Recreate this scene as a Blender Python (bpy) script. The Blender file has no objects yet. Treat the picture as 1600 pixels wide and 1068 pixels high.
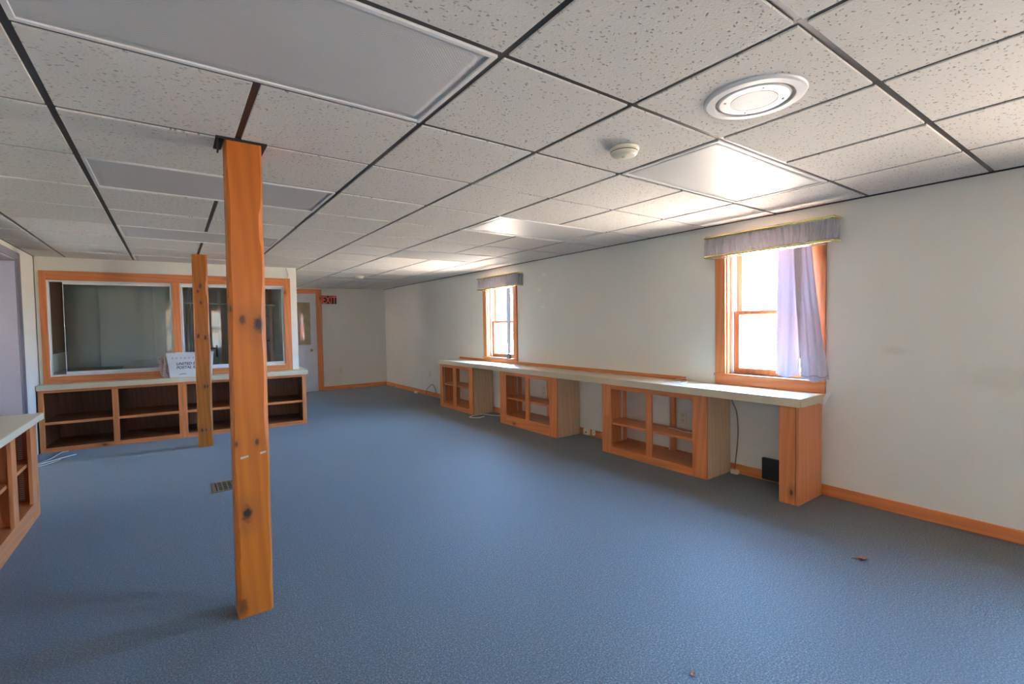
import bpy, bmesh, math, random
from mathutils import Vector, Matrix
random.seed(7)
PI = math.pi
C = bpy.context.scene.collection
sc = bpy.context.scene

# ------------------------------------------------------------------ camera
F, YAW, PIT, ROL = 742.1067, 0.6213, -0.0356, -0.0166
CX, CY, CZ = -0.8795, -0.6399, 1.3157
H = 2.162                                   # ceiling height
XR, XL, YF, YN = 3.08, -2.10, 9.82, -3.4    # right wall, left wall, far wall, near wall
fw = Vector((math.sin(YAW)*math.cos(PIT), math.cos(YAW)*math.cos(PIT), math.sin(PIT)))
rt = Vector((math.cos(YAW), -math.sin(YAW), 0)); up = rt.cross(fw)
c_, s_ = math.cos(ROL), math.sin(ROL)
r2, u2 = c_*rt+s_*up, -s_*rt+c_*up
cam = bpy.data.objects.new('camera', bpy.data.cameras.new('camera')); C.objects.link(cam)
cam.matrix_world = Matrix(((r2.x, u2.x, -fw.x, CX), (r2.y, u2.y, -fw.y, CY), (r2.z, u2.z, -fw.z, CZ), (0, 0, 0, 1)))
cam.data.sensor_width = 36; cam.data.lens = F/1600*36; cam.data.clip_start = .05
sc.camera = cam

# ------------------------------------------------------------------ world, light, exposure
SKY = 66.0
w = bpy.data.worlds.new('sky'); sc.world = w; w.use_nodes = True
nt = w.node_tree; nt.nodes.clear()
wo = nt.nodes.new('ShaderNodeOutputWorld'); bg = nt.nodes.new('ShaderNodeBackground')
tc = nt.nodes.new('ShaderNodeTexCoord'); sx = nt.nodes.new('ShaderNodeSeparateXYZ')
cr = nt.nodes.new('ShaderNodeValToRGB')
mp = nt.nodes.new('ShaderNodeMapRange'); mp.inputs[1].default_value = -1; mp.inputs[2].default_value = 1
nt.links.new(tc.outputs['Generated'], sx.inputs[0]); nt.links.new(sx.outputs['Z'], mp.inputs[0]); nt.links.new(mp.outputs[0], cr.inputs[0])
e = cr.color_ramp.elements
e[0].position = .44; e[0].color = (.42, .365, .31, 1)
e[1].position = .58; e[1].color = (.24, .53, 1.0, 1)
k = e.new(.5); k.color = (.55, .56, .56, 1)
nt.links.new(cr.outputs[0], bg.inputs[0]); bg.inputs[1].default_value = SKY; nt.links.new(bg.outputs[0], wo.inputs[0])
sc.view_settings.view_transform = 'Standard'; sc.view_settings.look = 'None'
sc.view_settings.exposure = 1.27; sc.view_settings.gamma = 1; sc.view_settings.use_curve_mapping = False
sc.cycles.max_bounces = 14; sc.cycles.diffuse_bounces = 9; sc.cycles.transparent_max_bounces = 16
sc.cycles.caustics_reflective = False; sc.cycles.caustics_refractive = False
sc.cycles.sample_clamp_indirect = 8

def portal(x, y, z, sx_, sz_, d):           # the sky seen through one window opening
    l = bpy.data.lights.new('window_daylight', 'AREA'); l.shape = 'RECTANGLE'; l.size = sx_; l.size_y = sz_
    l.cycles.is_portal = True
    o = bpy.data.objects.new('window_daylight', l); C.objects.link(o); o.location = (x, y, z)
    o.rotation_euler = Vector(d).to_track_quat('-Z', 'Z').to_euler()
portal(3.27, 1.31, 1.41, .70, 1.12, (-1, 0, 0))
portal(3.27, -1.35, 1.41, .80, 1.12, (-1, 0, 0))
portal(3.27, 5.185, 1.41, .70, 1.12, (-1, 0, 0))
portal(-1.15, -3.57, 1.35, .9, 1.2, (0, 1, 0))  # from here on, portals of the added unseen windows
portal(-2.27, -1.62, 1.35, .85, 1.2, (1, 0, 0))
portal(-3.78, 5.2, 1.375, 1.4, 1.15, (1, 0, 0))
portal(-2.27, 9.16, 1.425, .88, 1.05, (1, 0, 0))
portal(-2.27, 7.04, 1.45, .38, .9, (1, 0, 0))

# ------------------------------------------------------------------ node helpers
class M:
    def __init__(s, name):
        s.m = bpy.data.materials.new(name); s.m.use_nodes = True; s.t = s.m.node_tree
        s.b = s.t.nodes['Principled BSDF']; s.o = s.t.nodes['Material Output']
    def n(s, kind, **kw):
        n = s.t.nodes.new('ShaderNode'+kind)
        for k_, v in kw.items():
            if k_.startswith('i_'):
                key = k_[2:]; key = int(key) if key.isdigit() else key.replace('_', ' ')
                if isinstance(v, bpy.types.NodeSocket): s.t.links.new(v, n.inputs[key])
                else: n.inputs[key].default_value = v
            else: setattr(n, k_, v)
        return n
    def l(s, a, b): s.t.links.new(a, b)
    def coord(s, scale=(1, 1, 1), rnd=True):
        tc = s.n('TexCoord'); v = tc.outputs['Object']
        if rnd:
            oi = s.n('ObjectInfo'); mul = s.n('Math', operation='MULTIPLY', i_0=oi.outputs['Random'], i_1=17.0)
            add = s.n('VectorMath', operation='ADD', i_0=v, i_1=mul.outputs[0]); v = add.outputs[0]
        mp = s.n('Mapping', i_Vector=v, i_Scale=scale)
        return mp.outputs[0]
    def ramp(s, fac, stops):
        r = s.n('ValToRGB', i_0=fac); e = r.color_ramp.elements
        e[0].position, e[0].color = stops[0][0], (*stops[0][1], 1); e[1].position, e[1].color = stops[-1][0], (*stops[-1][1], 1)
        for p, c in stops[1:-1]: q = e.new(p); q.color = (*c, 1)
        return r.outputs[0]
    def mix(s, f, a, b, mode='MIX'):
        n = s.n('Mix', data_type='RGBA', blend_type=mode)
        for i, v in ((0, f), (6, a), (7, b)):
            if isinstance(v, bpy.types.NodeSocket): s.l(v, n.inputs[i])
            else: n.inputs[i].default_value = v if i == 0 else (*v, 1)
        return n.outputs[2]
    def noise(s, v, sc_, det=3, rough=.5, dist=0):
        return s.n('TexNoise', i_Vector=v, i_Scale=sc_, i_Detail=det, i_Roughness=rough, i_Distortion=dist).outputs[0]
    def bump(s, h, st, d=.01):
        b = s.n('Bump', i_Strength=st, i_Distance=d, i_Height=h); s.l(b.outputs[0], s.b.inputs['Normal'])
    def set(s, **kw):
        for k_, v in kw.items():
            i = s.b.inputs[k_.replace('_', ' ')]
            if isinstance(v, bpy.types.NodeSocket): s.l(v, i)
            elif isinstance(v, tuple): i.default_value = (*v, 1)
            else: i.default_value = v
        return s

def plain(name, col, rough=.5, metal=0., var=.06, nscale=6, coat=0, spec=.5):
    m = M(name); n = m.noise(m.coord(), nscale, 4)
    dk = tuple(c*(1-var*2) for c in col)
    m.set(Base_Color=m.ramp(n, [(.3, dk), (.7, col)]), Roughness=rough, Metallic=metal, Coat_Weight=coat, Specular_IOR_Level=spec)
    return m.m

def pine(name, axis, base=(.56, .19, .04), dark=(.34, .095, .018), coat=.22, knots=None, rough=.45, kn=True, light=None):
    light = light or tuple(min(1, c*1.22) for c in base)
    m = M(name); sc3 = [9, 9, 9]; sc3[axis] = .55
    v = m.coord(tuple(sc3), rnd=knots is None)
    wv = m.n('TexWave', wave_type='BANDS', bands_direction='DIAGONAL', i_Vector=v, i_Scale=1.3, i_Distortion=7.0, i_Detail=3.0, i_Detail_Scale=.8)
    n1 = m.noise(v, 2.2, 5, .6, .6)
    sf = [90, 90, 90]; sf[axis] = 3.0
    n2 = m.noise(m.coord(tuple(sf)), 1.0, 3)
    f = m.n('Math', operation='MULTIPLY_ADD', i_0=wv.outputs[0], i_1=.30, i_2=m.n('Math', operation='MULTIPLY', i_0=n1, i_1=.7).outputs[0]).outputs[0]
    col = m.ramp(f, [(.15, light), (.5, base), (.92, dark)])
    col = m.mix(m.n('Math', operation='MULTIPLY', i_0=n2, i_1=.28).outputs[0], col, dark)
    tc = m.n('TexCoord').outputs['Object']
    if knots:
        wob = m.noise(tc, 40, 2)
        for (kx, kz, rr, st) in knots:
            sub = m.n('VectorMath', operation='SUBTRACT', i_0=tc, i_1=(kx, 0, kz))
            mul = m.n('VectorMath', operation='MULTIPLY', i_0=sub.outputs[0], i_1=(.46/rr, 0, .25/rr))
            ln = m.n('VectorMath', operation='LENGTH', i_0=mul.outputs[0]).outputs['Value']
            ln = m.n('Math', operation='MULTIPLY_ADD', i_0=wob, i_1=1.0, i_2=ln).outputs[0]
            halo = m.n('MapRange', i_0=ln, i_1=1.2, i_2=3.4, i_3=.65*st, i_4=0.).outputs[0]
            core = m.n('MapRange', i_0=ln, i_1=.95, i_2=1.5, i_3=.95*st, i_4=0.).outputs[0]
            col = m.mix(halo, col, (.27, .075, .015)); col = m.mix(core, col, (.035, .016, .012))
    elif kn:
        ks = [5, 5, 5]; ks[axis] = 2.6
        vo = m.n('TexVoronoi', i_Vector=m.coord(tuple(ks)), i_Scale=1.0, i_Randomness=1.0)
        halo = m.n('MapRange', i_0=vo.outputs['Distance'], i_1=.08, i_2=.20, i_3=.55, i_4=0.).outputs[0]
        core = m.n('MapRange', i_0=vo.outputs['Distance'], i_1=.045, i_2=.075, i_3=.9, i_4=0.).outputs[0]
        col = m.mix(halo, col, (.25, .07, .015)); col = m.mix(core, col, (.05, .022, .015))
    m.set(Base_Color=col, Roughness=rough, Coat_Weight=coat, Coat_Roughness=.32, Specular_IOR_Level=.28)
    m.bump(n2, .15, .002)
    return m.m

K1 = [(-.618, 1.36, .007, .9), (-.554, 1.335, .012, 1), (-.576, .80, .005, .8), (-.626, .476, .011, 1), (-.655, .05, .012, .6), (-.66, .80, .004, .8), (-.665, 1.41, .005, .7)]
K2 = [(-.627, 1.749, .007, 1), (-.601, 1.81, .009, .9), (-.601, 1.628, .007, 1), (-.638, 1.249, .008, 1), (-.572, 1.233, .008, 1), (-.596, .678, .007, 1), (-.637, .189, .007, 1), (-.57, .68, .005, .9), (-.60, .19, .005, .9)]
OR = dict(base=(.56, .185, .058), dark=(.43, .125, .036))
P = {
 'post1': pine('varnished_pine_post', 2, (.45, .118, .010), (.34, .080, .007), .08, K1),
 'post2': pine('varnished_pine_second_post', 2, (.33, .098, .007), (.22, .056, .005), .08, K2),
 'x': pine('stained_pine_x', 0, **OR), 'y': pine('stained_pine_y', 1, **OR), 'z': pine('stained_pine_z', 2, **OR),
 'zc': pine('clear_stained_pine_z', 2, kn=False, base=(.57, .20, .078), dark=(.51, .17, .062)),
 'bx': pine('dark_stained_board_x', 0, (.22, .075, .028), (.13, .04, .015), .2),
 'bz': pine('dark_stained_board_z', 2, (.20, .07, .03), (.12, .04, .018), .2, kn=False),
 'ply': pine('pale_plywood', 2, (.56, .37, .23), (.53, .345, .21), .1, kn=False),
}
def carpet():
    m = M('blue_carpet'); v = m.coord(rnd=False)
    n = m.noise(v, 140, 3, .75); n2 = m.noise(v, 1.1, 4, .6); n3 = m.noise(v, 34, 3, .6)
    col = m.ramp(n, [(.33, (.014, .020, .022)), (.50, (.072, .084, .086)), (.66, (.22, .25, .26))])
    col = m.mix(m.n('MapRange', i_0=n3, i_1=.35, i_2=.65, i_3=0., i_4=.35).outputs[0], col, (.055, .068, .074))
    col = m.mix(m.n('MapRange', i_0=n2, i_1=.4, i_2=.7, i_3=0., i_4=.35).outputs[0], col, (.064, .082, .092))
    vo = m.n('TexVoronoi', i_Vector=v, i_Scale=2.6)
    lint = m.n('MapRange', i_0=vo.outputs['Distance'], i_1=.010, i_2=.016, i_3=.8, i_4=0.).outputs[0]
    col = m.mix(lint, col, (.5, .5, .47))
    m.set(Base_Color=col, Roughness=.62, Specular_IOR_Level=.55, Sheen_Weight=.2, Sheen_Roughness=.4, Sheen_Tint=(.8, .9, 1.0))
    m.bump(n, .35, .006); return m.m
def wallm(name, col, marks=None):
    m = M(name); v = m.coord(rnd=False)
    n = m.noise(v, 1.3, 4, .55); n2 = m.noise(v, 220, 2)
    c = m.ramp(n, [(.3, tuple(x*.94 for x in col)), (.7, col)])
    if marks:
        tc = m.n('TexCoord').outputs['Object']; wob = m.noise(tc, 18, 3)
        for (y, z, ry, rz, mc, st) in marks:
            sub = m.n('VectorMath', operation='SUBTRACT', i_0=tc, i_1=(0, y, z))
            mul = m.n('VectorMath', operation='MULTIPLY', i_0=sub.outputs[0], i_1=(0, 1/ry, 1/rz))
            ln = m.n('VectorMath', operation='LENGTH', i_0=mul.outputs[0]).outputs['Value']
            ln = m.n('Math', operation='MULTIPLY_ADD', i_0=wob, i_1=1.0, i_2=ln).outputs[0]
            c = m.mix(m.n('MapRange', i_0=ln, i_1=.9, i_2=1.5, i_3=st, i_4=0.).outputs[0], c, mc)
    m.set(Base_Color=c, Roughness=.55, Specular_IOR_Level=.35); m.bump(n2, .08, .002); return m.m
def tile():
    m = M('fissured_ceiling_tile'); v = m.coord(rnd=False)
    v1 = m.coord((1, 1, .2), rnd=False)
    n0 = m.noise(v1, 14, 2)
    dv = m.n('VectorMath', operation='MULTIPLY_ADD', i_0=m.n('TexNoise', i_Vector=v1, i_Scale=30.0).outputs[1], i_1=(.03, .03, 0), i_2=v1).outputs[0]
    vo = m.n('TexVoronoi', i_Vector=m.n('Mapping', i_Vector=dv, i_Scale=(40, 75, 1)).outputs[0], i_Scale=1.0)
    pit = m.n('MapRange', i_0=vo.outputs['Distance'], i_1=.12, i_2=.30, i_3=1., i_4=0.).outputs[0]
    vo2 = m.n('TexVoronoi', i_Vector=m.n('Mapping', i_Vector=dv, i_Scale=(150, 210, 1)).outputs[0], i_Scale=1.0)
    pin = m.n('MapRange', i_0=vo2.outputs['Distance'], i_1=.10, i_2=.25, i_3=.7, i_4=0.).outputs[0]
    msk = m.n('MapRange', i_0=n0, i_1=.30, i_2=.50, i_3=.15, i_4=1.).outputs[0]
    p = m.n('Math', operation='MULTIPLY', i_0=pit, i_1=msk).outputs[0]
    c = m.mix(p, (.70, .675, .635), (.33, .29, .24)); c = m.mix(m.n('Math', operation='MULTIPLY', i_0=pin, i_1=.45).outputs[0], c, (.42, .38, .33))
    hh = m.n('Math', operation='SUBTRACT', i_0=m.n('Math', operation='MULTIPLY', i_0=m.noise(v1, 130, 3), i_1=.5).outputs[0], i_1=p).outputs[0]
    m.set(Base_Color=c, Roughness=.85, Specular_IOR_Level=.2); m.bump(hh, .45, .006); return m.m
def prism():
    m = M('prismatic_acrylic_lens'); v = m.coord((1, 1, 1), rnd=False)
    mp = m.n('Mapping', i_Vector=v, i_Rotation=(0, 0, PI/4), i_Scale=(1, 1, 0))
    vo = m.n('TexVoronoi', i_Vector=mp.outputs[0], i_Scale=125.0, i_Randomness=0.0)
    m.set(Base_Color=(.56, .555, .55), Roughness=.46, Specular_IOR_Level=.8, Subsurface_Weight=0.0)
    m.bump(vo.outputs['Distance'], .25, .004); return m.m
def glass(name='thin_window_glass', tint=(1, 1, 1), gl=1.0):
    m = M(name); m.t.nodes.remove(m.b)
    tr = m.n('BsdfTransparent', i_0=(*tint, 1)); g = m.n('BsdfGlossy', i_0=(1, 1, 1, 1), i_Roughness=.02)
    ns = m.noise(m.coord(), 3)
    lw = m.n('LayerWeight', i_Blend=.5); p5 = m.n('Math', operation='POWER', i_0=lw.outputs['Facing'], i_1=4.0)
    f = m.n('Math', operation='MULTIPLY_ADD', i_0=p5.outputs[0], i_1=.45*gl, i_2=.035*gl)
    mx = m.n('MixShader', i_0=f.outputs[0], i_1=tr.outputs[0], i_2=g.outputs[0]); m.l(mx.outputs[0], m.o.inputs[0]); return m.m
def cloth(name, col, tl, fac=.5, scale=260):
    m = M(name); v = m.coord()
    wv = m.noise(v, scale, 2); c = m.ramp(wv, [(.3, tuple(x*.86 for x in col)), (.7, col)])
    m.set(Base_Color=c, Roughness=.8, Sheen_Weight=.2)
    t = m.n('BsdfTranslucent', i_0=(*tl, 1)); mx = m.n('MixShader', i_0=fac, i_1=m.b.outputs[0], i_2=t.outputs[0])
    m.l(mx.outputs[0], m.o.inputs[0]); return m.m
def slotted(name, axis=2):
    m = M(name); tcn = m.n('TexCoord').outputs['Object']; sp = m.n('SeparateXYZ', i_0=tcn)
    fr = m.n('Math', operation='FRACT', i_0=m.n('Math', operation='MULTIPLY', i_0=sp.outputs[2], i_1=70.0).outputs[0])
    g = m.n('Math', operation='LESS_THAN', i_0=fr.outputs[0], i_1=.35)
    m.set(Base_Color=m.mix(g.outputs[0], (.74, .74, .76), (.28, .28, .30)), Roughness=.4, Metallic=.1); return m.m

P.update({
 'carpet': carpet(),
 'wall': wallm('cream_wall_paint', (.74, .72, .645), [(.45, 1.10, .10, .035, (.56, .50, .38), .30), (4.15, 1.97, .07, .02, (.85, .84, .78), .6), (4.25, 1.78, .04, .03, (.85, .84, .78), .6), (4.19, 1.55, .07, .02, (.85, .84, .78), .6), (-.1, .95, .3, .10, (.60, .57, .49), .4)]),
 'lav': wallm('lavender_grey_paint', (.30, .285, .33)), 'grey': wallm('grey_green_paint', (.78, .80, .76)),
 'tile': tile(), 'slab': plain('plenum_board', (.2, .19, .18), .9),
 'tee': plain('dark_bronze_grid_metal', (.030, .026, .028), .38, 0, .1, spec=.6),
 'prism': prism(), 'white': plain('white_enamel', (.80, .80, .80), .35), 'offwhite': plain('ivory_plastic', (.80, .76, .62), .45),
 'cream': plain('cream_plastic', (.70, .66, .50), .45), 'lam': plain('cream_laminate', (.64, .535, .36), .32, 0, .03, 20),
 'lamedge': plain('cream_laminate_edge', (.60, .50, .34), .4, 0, .03), 'brass': plain('polished_brass', (.85, .70, .32), .25, 1.0, .03),
 'black': plain('black_plastic', (.018, .018, .02), .4), 'glass': glass(), 'glass2': glass('clear_slider_glass', (.90, .93, .91), .75),
 'valance': cloth('lilac_grey_valance_cloth', (.58, .56, .58), (.50, .46, .50), .2), 'curtain': cloth('sheer_lavender_curtain_cloth', (.54, .47, .54), (.32, .23, .30), .05),
 'curtain2': cloth('grey_lavender_curtain_cloth', (.62, .60, .64), (.16, .15, .16), .04),
 'sheer': cloth('sheer_fill_blind', (.8, .78, .72), (1.0, .93, .84), .95),  # cloth of an added blind that lets fill light through
 'blind': cloth('cream_fill_blind', (.70, .66, .58), (.72, .66, .56), .8),  # cloth of the added blinds that soften the fill light
 'liner': plain('white_vinyl_liner', (.78, .78, .80), .4), 'doorw': plain('white_door_paint', (.60, .60, .62), .45),
 'grill': plain('tan_vent_metal', (.22, .16, .10), .45, .3), 'dark': plain('dark_void', (.012, .010, .009), .8),
 'red': plain('red_sign_paint', (1.0, .16, .07), .4), 'navy': plain('dark_sign_plate', (.02, .02, .045), .35),
 'cord': plain('grey_cable_sheath', (.55, .54, .50), .5), 'darkcord': plain('dark_grey_cable_sheath', (.16, .16, .17), .5),
 'std': slotted('slotted_shelf_standard_metal'), 'leaf': plain('dry_leaf', (.42, .16, .08), .7, 0, .3, 60),
 'tote': plain('white_corrugated_plastic', (.66, .67, .68), .5), 'pink': plain('pinkish_label_paper', (.55, .40, .38), .6, 0, .35, 90),
 'ink': plain('dark_print_ink', (.05, .05, .09), .6), 'tan': plain('tan_blind_cloth', (.42, .30, .17), .7, 0, .2, 9), 'scuff': plain('grey_scuff', (.45, .40, .36), .6),
 'zinc': plain('galvanised_metal', (.35, .36, .36), .4, .7), 'desk': plain('grey_desk_laminate', (.30, .30, .30), .4), 'ground': plain('ground_gravel', (.3, .3, .28), .9),
})

# ------------------------------------------------------------------ mesh helpers
def nb(): return bmesh.new()
def box(bm, x0, x1, y0, y1, z0, z1, bev=0.0, mi=0):
    r = bmesh.ops.create_cube(bm, size=1.0); vs = r['verts']
    for v in vs: v.co = Vector((x0+(v.co.x+.5)*(x1-x0), y0+(v.co.y+.5)*(y1-y0), z0+(v.co.z+.5)*(z1-z0)))
    fs = {f for v in vs for f in v.link_faces}
    for f in fs: f.material_index = mi
    if bev: bmesh.ops.bevel(bm, geom=list({e for v in vs for e in v.link_edges}), offset=bev, segments=2, affect='EDGES', profile=.6)
    return bm
def B(*a, bev=.002): return box(nb(), *a, bev)
def tube(bm, pts, r, seg=8, closed=False):
    pts = [Vector(p) for p in pts]; rings = []
    n = len(pts); pv = None
    for i, p in enumerate(pts):
        t = (pts[min(i+1, n-1)]-pts[max(i-1, 0)]).normalized()
        a = pv if pv is not None else (Vector((0, 0, 1)) if abs(t.z) < .9 else Vector((1, 0, 0)))
        a = (a-t*a.dot(t)).normalized(); b = t.cross(a); pv = a
        rr = r[i] if isinstance(r, (list, tuple)) else r
        rings.append([bm.verts.new(p+(a*math.cos(2*PI*k/seg)+b*math.sin(2*PI*k/seg))*rr) for k in range(seg)])
    for A, Bq in zip(rings, rings[1:]):
        for k in range(seg): f = bm.faces.new((A[k], A[(k+1) % seg], Bq[(k+1) % seg], Bq[k])); f.smooth = True
    bm.faces.new(rings[0][::-1]); bm.faces.new(rings[-1]); return bm
def spline(pts, n=8):
    P_ = [Vector(p) for p in pts]; P_ = [P_[0]*2-P_[1]]+P_+[P_[-1]*2-P_[-2]]; out = []
    for i in range(1, len(P_)-2):
        a, b, c, d = P_[i-1:i+3]
        for k in range(n):
            t = k/n; out.append(.5*((2*b)+(c-a)*t+(2*a-5*b+4*c-d)*t*t+(3*b-a-3*c+d)*t**3))
    out.append(P_[-2]); return out
def lathe(bm, prof, seg=40, axis='z', c=(0, 0, 0), smooth=True):
    rings = []
    for r, h in prof:
        ring = []
        for k in range(seg):
            a = 2*PI*k/seg; u, v = r*math.cos(a), r*math.sin(a)
            co = {'z': (u, v, h), 'x': (h, u, v), 'y': (u, h, v)}[axis]
            ring.append(bm.verts.new(Vector(co)+Vector(c)))
        rings.append(ring)
    for A, Bq in zip(rings, rings[1:]):
        for k in range(seg): f = bm.faces.new((A[k], A[(k+1) % seg], Bq[(k+1) % seg], Bq[k])); f.smooth = smooth
    bm.faces.new(rings[0][::-1]); bm.faces.new(rings[-1]); bmesh.ops.recalc_face_normals(bm, faces=bm.faces); return bm
def obj(name, bm, mat, parent=None):
    me = bpy.data.meshes.new(name); bmesh.ops.recalc_face_normals(bm, faces=bm.faces); bm.to_mesh(me); bm.free()
    for m_ in (mat if isinstance(mat, (list, tuple)) else [mat]): me.materials.append(P[m_] if isinstance(m_, str) else m_)
    o = bpy.data.objects.new(name, me); C.objects.link(o)
    if parent: o.parent = parent
    return o
def tag(o, label, cat, group=None, kind=None):
    o['label'] = label; o['category'] = cat
    if group: o['group'] = group
    if kind: o['kind'] = kind
    return o
def empty(name, loc=(0, 0, 0), rz=0):
    o = bpy.data.objects.new(name, None); C.objects.link(o); o.location = loc; o.rotation_euler = (0, 0, rz); o.empty_display_size = .1; return o
def thing(name, label, cat, loc=(0, 0, 0), rz=0, group=None): return tag(empty(name, loc, rz), label, cat, group)
def struct(name, bm=None, mat=None, parent=None, loc=(0, 0, 0), rz=0, label=None):
    o = empty(name, loc, rz) if bm is None else obj(name, bm, mat, parent)
    if bm is not None: o.location = loc; o.rotation_euler = (0, 0, rz)
    if parent is None:
        o['kind'] = 'structure'
        if label: o['label'] = label
    return o
def text(name, s, size, mat, parent, mtx, ext=.0008, shear=0, align='LEFT', sx=1):
    cu = bpy.data.curves.new(name, 'FONT'); cu.body = s; cu.size = size; cu.extrude = ext; cu.shear = shear; cu.align_x = align; cu.offset = size*.02
    t = bpy.data.objects.new(name, cu); C.objects.link(t)
    bpy.context.view_layer.update()
    me = bpy.data.meshes.new_from_object(t.evaluated_get(bpy.context.evaluated_depsgraph_get()))
    bpy.data.objects.remove(t); me.materials.clear(); me.materials.append(P[mat]); me.transform(mtx @ Matrix.Diagonal((sx, 1, 1, 1)))
    o = bpy.data.objects.new(name, me); C.objects.link(o); o.parent = parent; return o

# ------------------------------------------------------------------ room shell
def wall_with_holes(bm, fixed, a0, a1, z0, z1, holes, axis):
    """fixed=(lo,hi) thickness range; holes=[(a0,a1,z0,z1)] sorted; axis is the running axis"""
    def bx(p, q, r, s):
        if q-p > 1e-4 and s-r > 1e-4:
            if axis == 'y': box(bm, fixed[0], fixed[1], p, q, r, s)
            else: box(bm, p, q, fixed[0], fixed[1], r, s)
    a = a0
    for h in sorted(holes):
        bx(a, h[0], z0, z1); bx(h[0], h[1], z0, h[2]); bx(h[0], h[1], h[3], z1); a = h[1]
    bx(a, a1, z0, z1); return bm
ZT = 2.30
struct('floor', B(-3.75, 3.25, YN-.15, YF+.15, -.12, 0, bev=0), 'carpet')
W1 = (.965, 1.655, .86, 1.97); W2 = (4.84, 5.53, .84, 1.95); W7 = (-1.75, -.95, .86, 1.97)
struct('wall_right', wall_with_holes(nb(), (XR, XR+.17), YN, YF, 0, ZT, [W7, W1, W2], 'y'), 'wall')
struct('wall_far', B(XL-.15, XR+.17, YF, YF+.15, 0, ZT, bev=0), 'wall')
struct('wall_near', wall_with_holes(nb(), (YN-.15, YN), XL-.15, XR+.17, 0, ZT, [(-1.6, -.7, .75, 1.95)], 'x'), 'wall')
OP = (4.45, 5.97)
struct('wall_left', wall_with_holes(nb(), (XL-.15, XL), YN, YF, 0, ZT, [(-2.05, -1.2, .75, 1.95), (OP[0], OP[1], 0, 2.035), (6.85, 7.23, 1.0, 1.9), (8.72, 9.6, .9, 1.95)], 'y'), 'wall')
o = nb(); wall_with_holes(o, (-3.75, -3.6), 3.2, 7.4, 0, ZT, [(4.5, 5.9, .8, 1.95)], 'y'); box(o, -3.6, XL-.15, 3.05, 3.2, 0, ZT); box(o, -3.6, XL-.15, 7.4, 7.55, 0, ZT)
struct('wall_side', o, 'lav')
# lavender jamb lining and casing of the left opening
o = nb(); box(o, XL-.15, XL+.002, OP[1]-.012, OP[1], 0, 2.035, .001); box(o, XL-.15, XL+.002, OP[0], OP[0]+.012, 0, 2.035, .001)
box(o, XL-.15, XL+.002, OP[0]+.012, OP[1]-.012, 2.023, 2.035, .001); box(o, XL, XL+.014, OP[1]-.004, OP[1]+.13, 0, 2.11, .004); box(o, XL, XL+.014, OP[0], OP[1], 2.04, 2.11, .004)
struct('trim_1', o, 'lav')

# ceiling: lay-in tiles hanging slightly below a dark grid
S = .61; IX0, IX1, JY0, JY1 = -4, 6, -6, 17
PAN = [(-2, 1), (2, 1), (-2, 4), (2, 4), (-2, 7), (2, 7), (2, 12), (-2, 10)]
skip = set()
for i, j in PAN: skip |= {(i, j), (i+1, j)}
tb = nb(); g = .0125
for i in range(IX0, IX1):
    for j in range(JY0, JY1):
        if (i, j) in skip: continue
        x0, x1 = max(i*S+g, XL+.004), min((i+1)*S-g, XR-.004); y0, y1 = max(j*S+g, YN+.004), min((j+1)*S-g, YF-.004)
        if x1-x0 < .02 or y1-y0 < .02: continue
        dz = random.uniform(-.0015, .0015)
        box(tb, x0, x1, y0, y1, H+dz, H+.016, .0025)
box(tb, -3.75, XR+.17, YN-.15, YF+.15, H+.02, H+.12, 0, 1)
ceil = struct('ceiling', tb, ['tile', 'slab'])
t = nb()
panx = {}
for i in range(IX0, IX1):
    if i*S-g < XL or i*S+g > XR: continue
    y = YN
    segs = []
    for j in range(JY0, JY1):
        if (i-1, j) in PAN: continue       # the middle of a two-tile light panel has no runner
        segs.append((max(j*S, YN), min((j+1)*S, YF)))
    for a, b in segs: box(t, i*S-.012, i*S+.012, a, b, H+.006, H+.019)
for j in range(JY0, JY1+1):
    if j*S-g < YN or j*S+g > YF: continue
    box(t, XL, XR, j*S-.012, j*S+.012, H+.0065, H+.0188)
obj('ceiling_grid', t, 'tee', ceil)
t = nb(); z0, z1 = H-.001, H+.012
box(t, XR-.016, XR, YN, YF, z0, z1, .001); box(t, XL, XL+.016, YN, YF, z0, z1, .001); box(t, XL, XR, YF-.016, YF, z0, z1, .001); box(t, XL, XR, YN, YN+.016, z0, z1, .001)
obj('wall_angle', t, 'tee', ceil)
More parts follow.
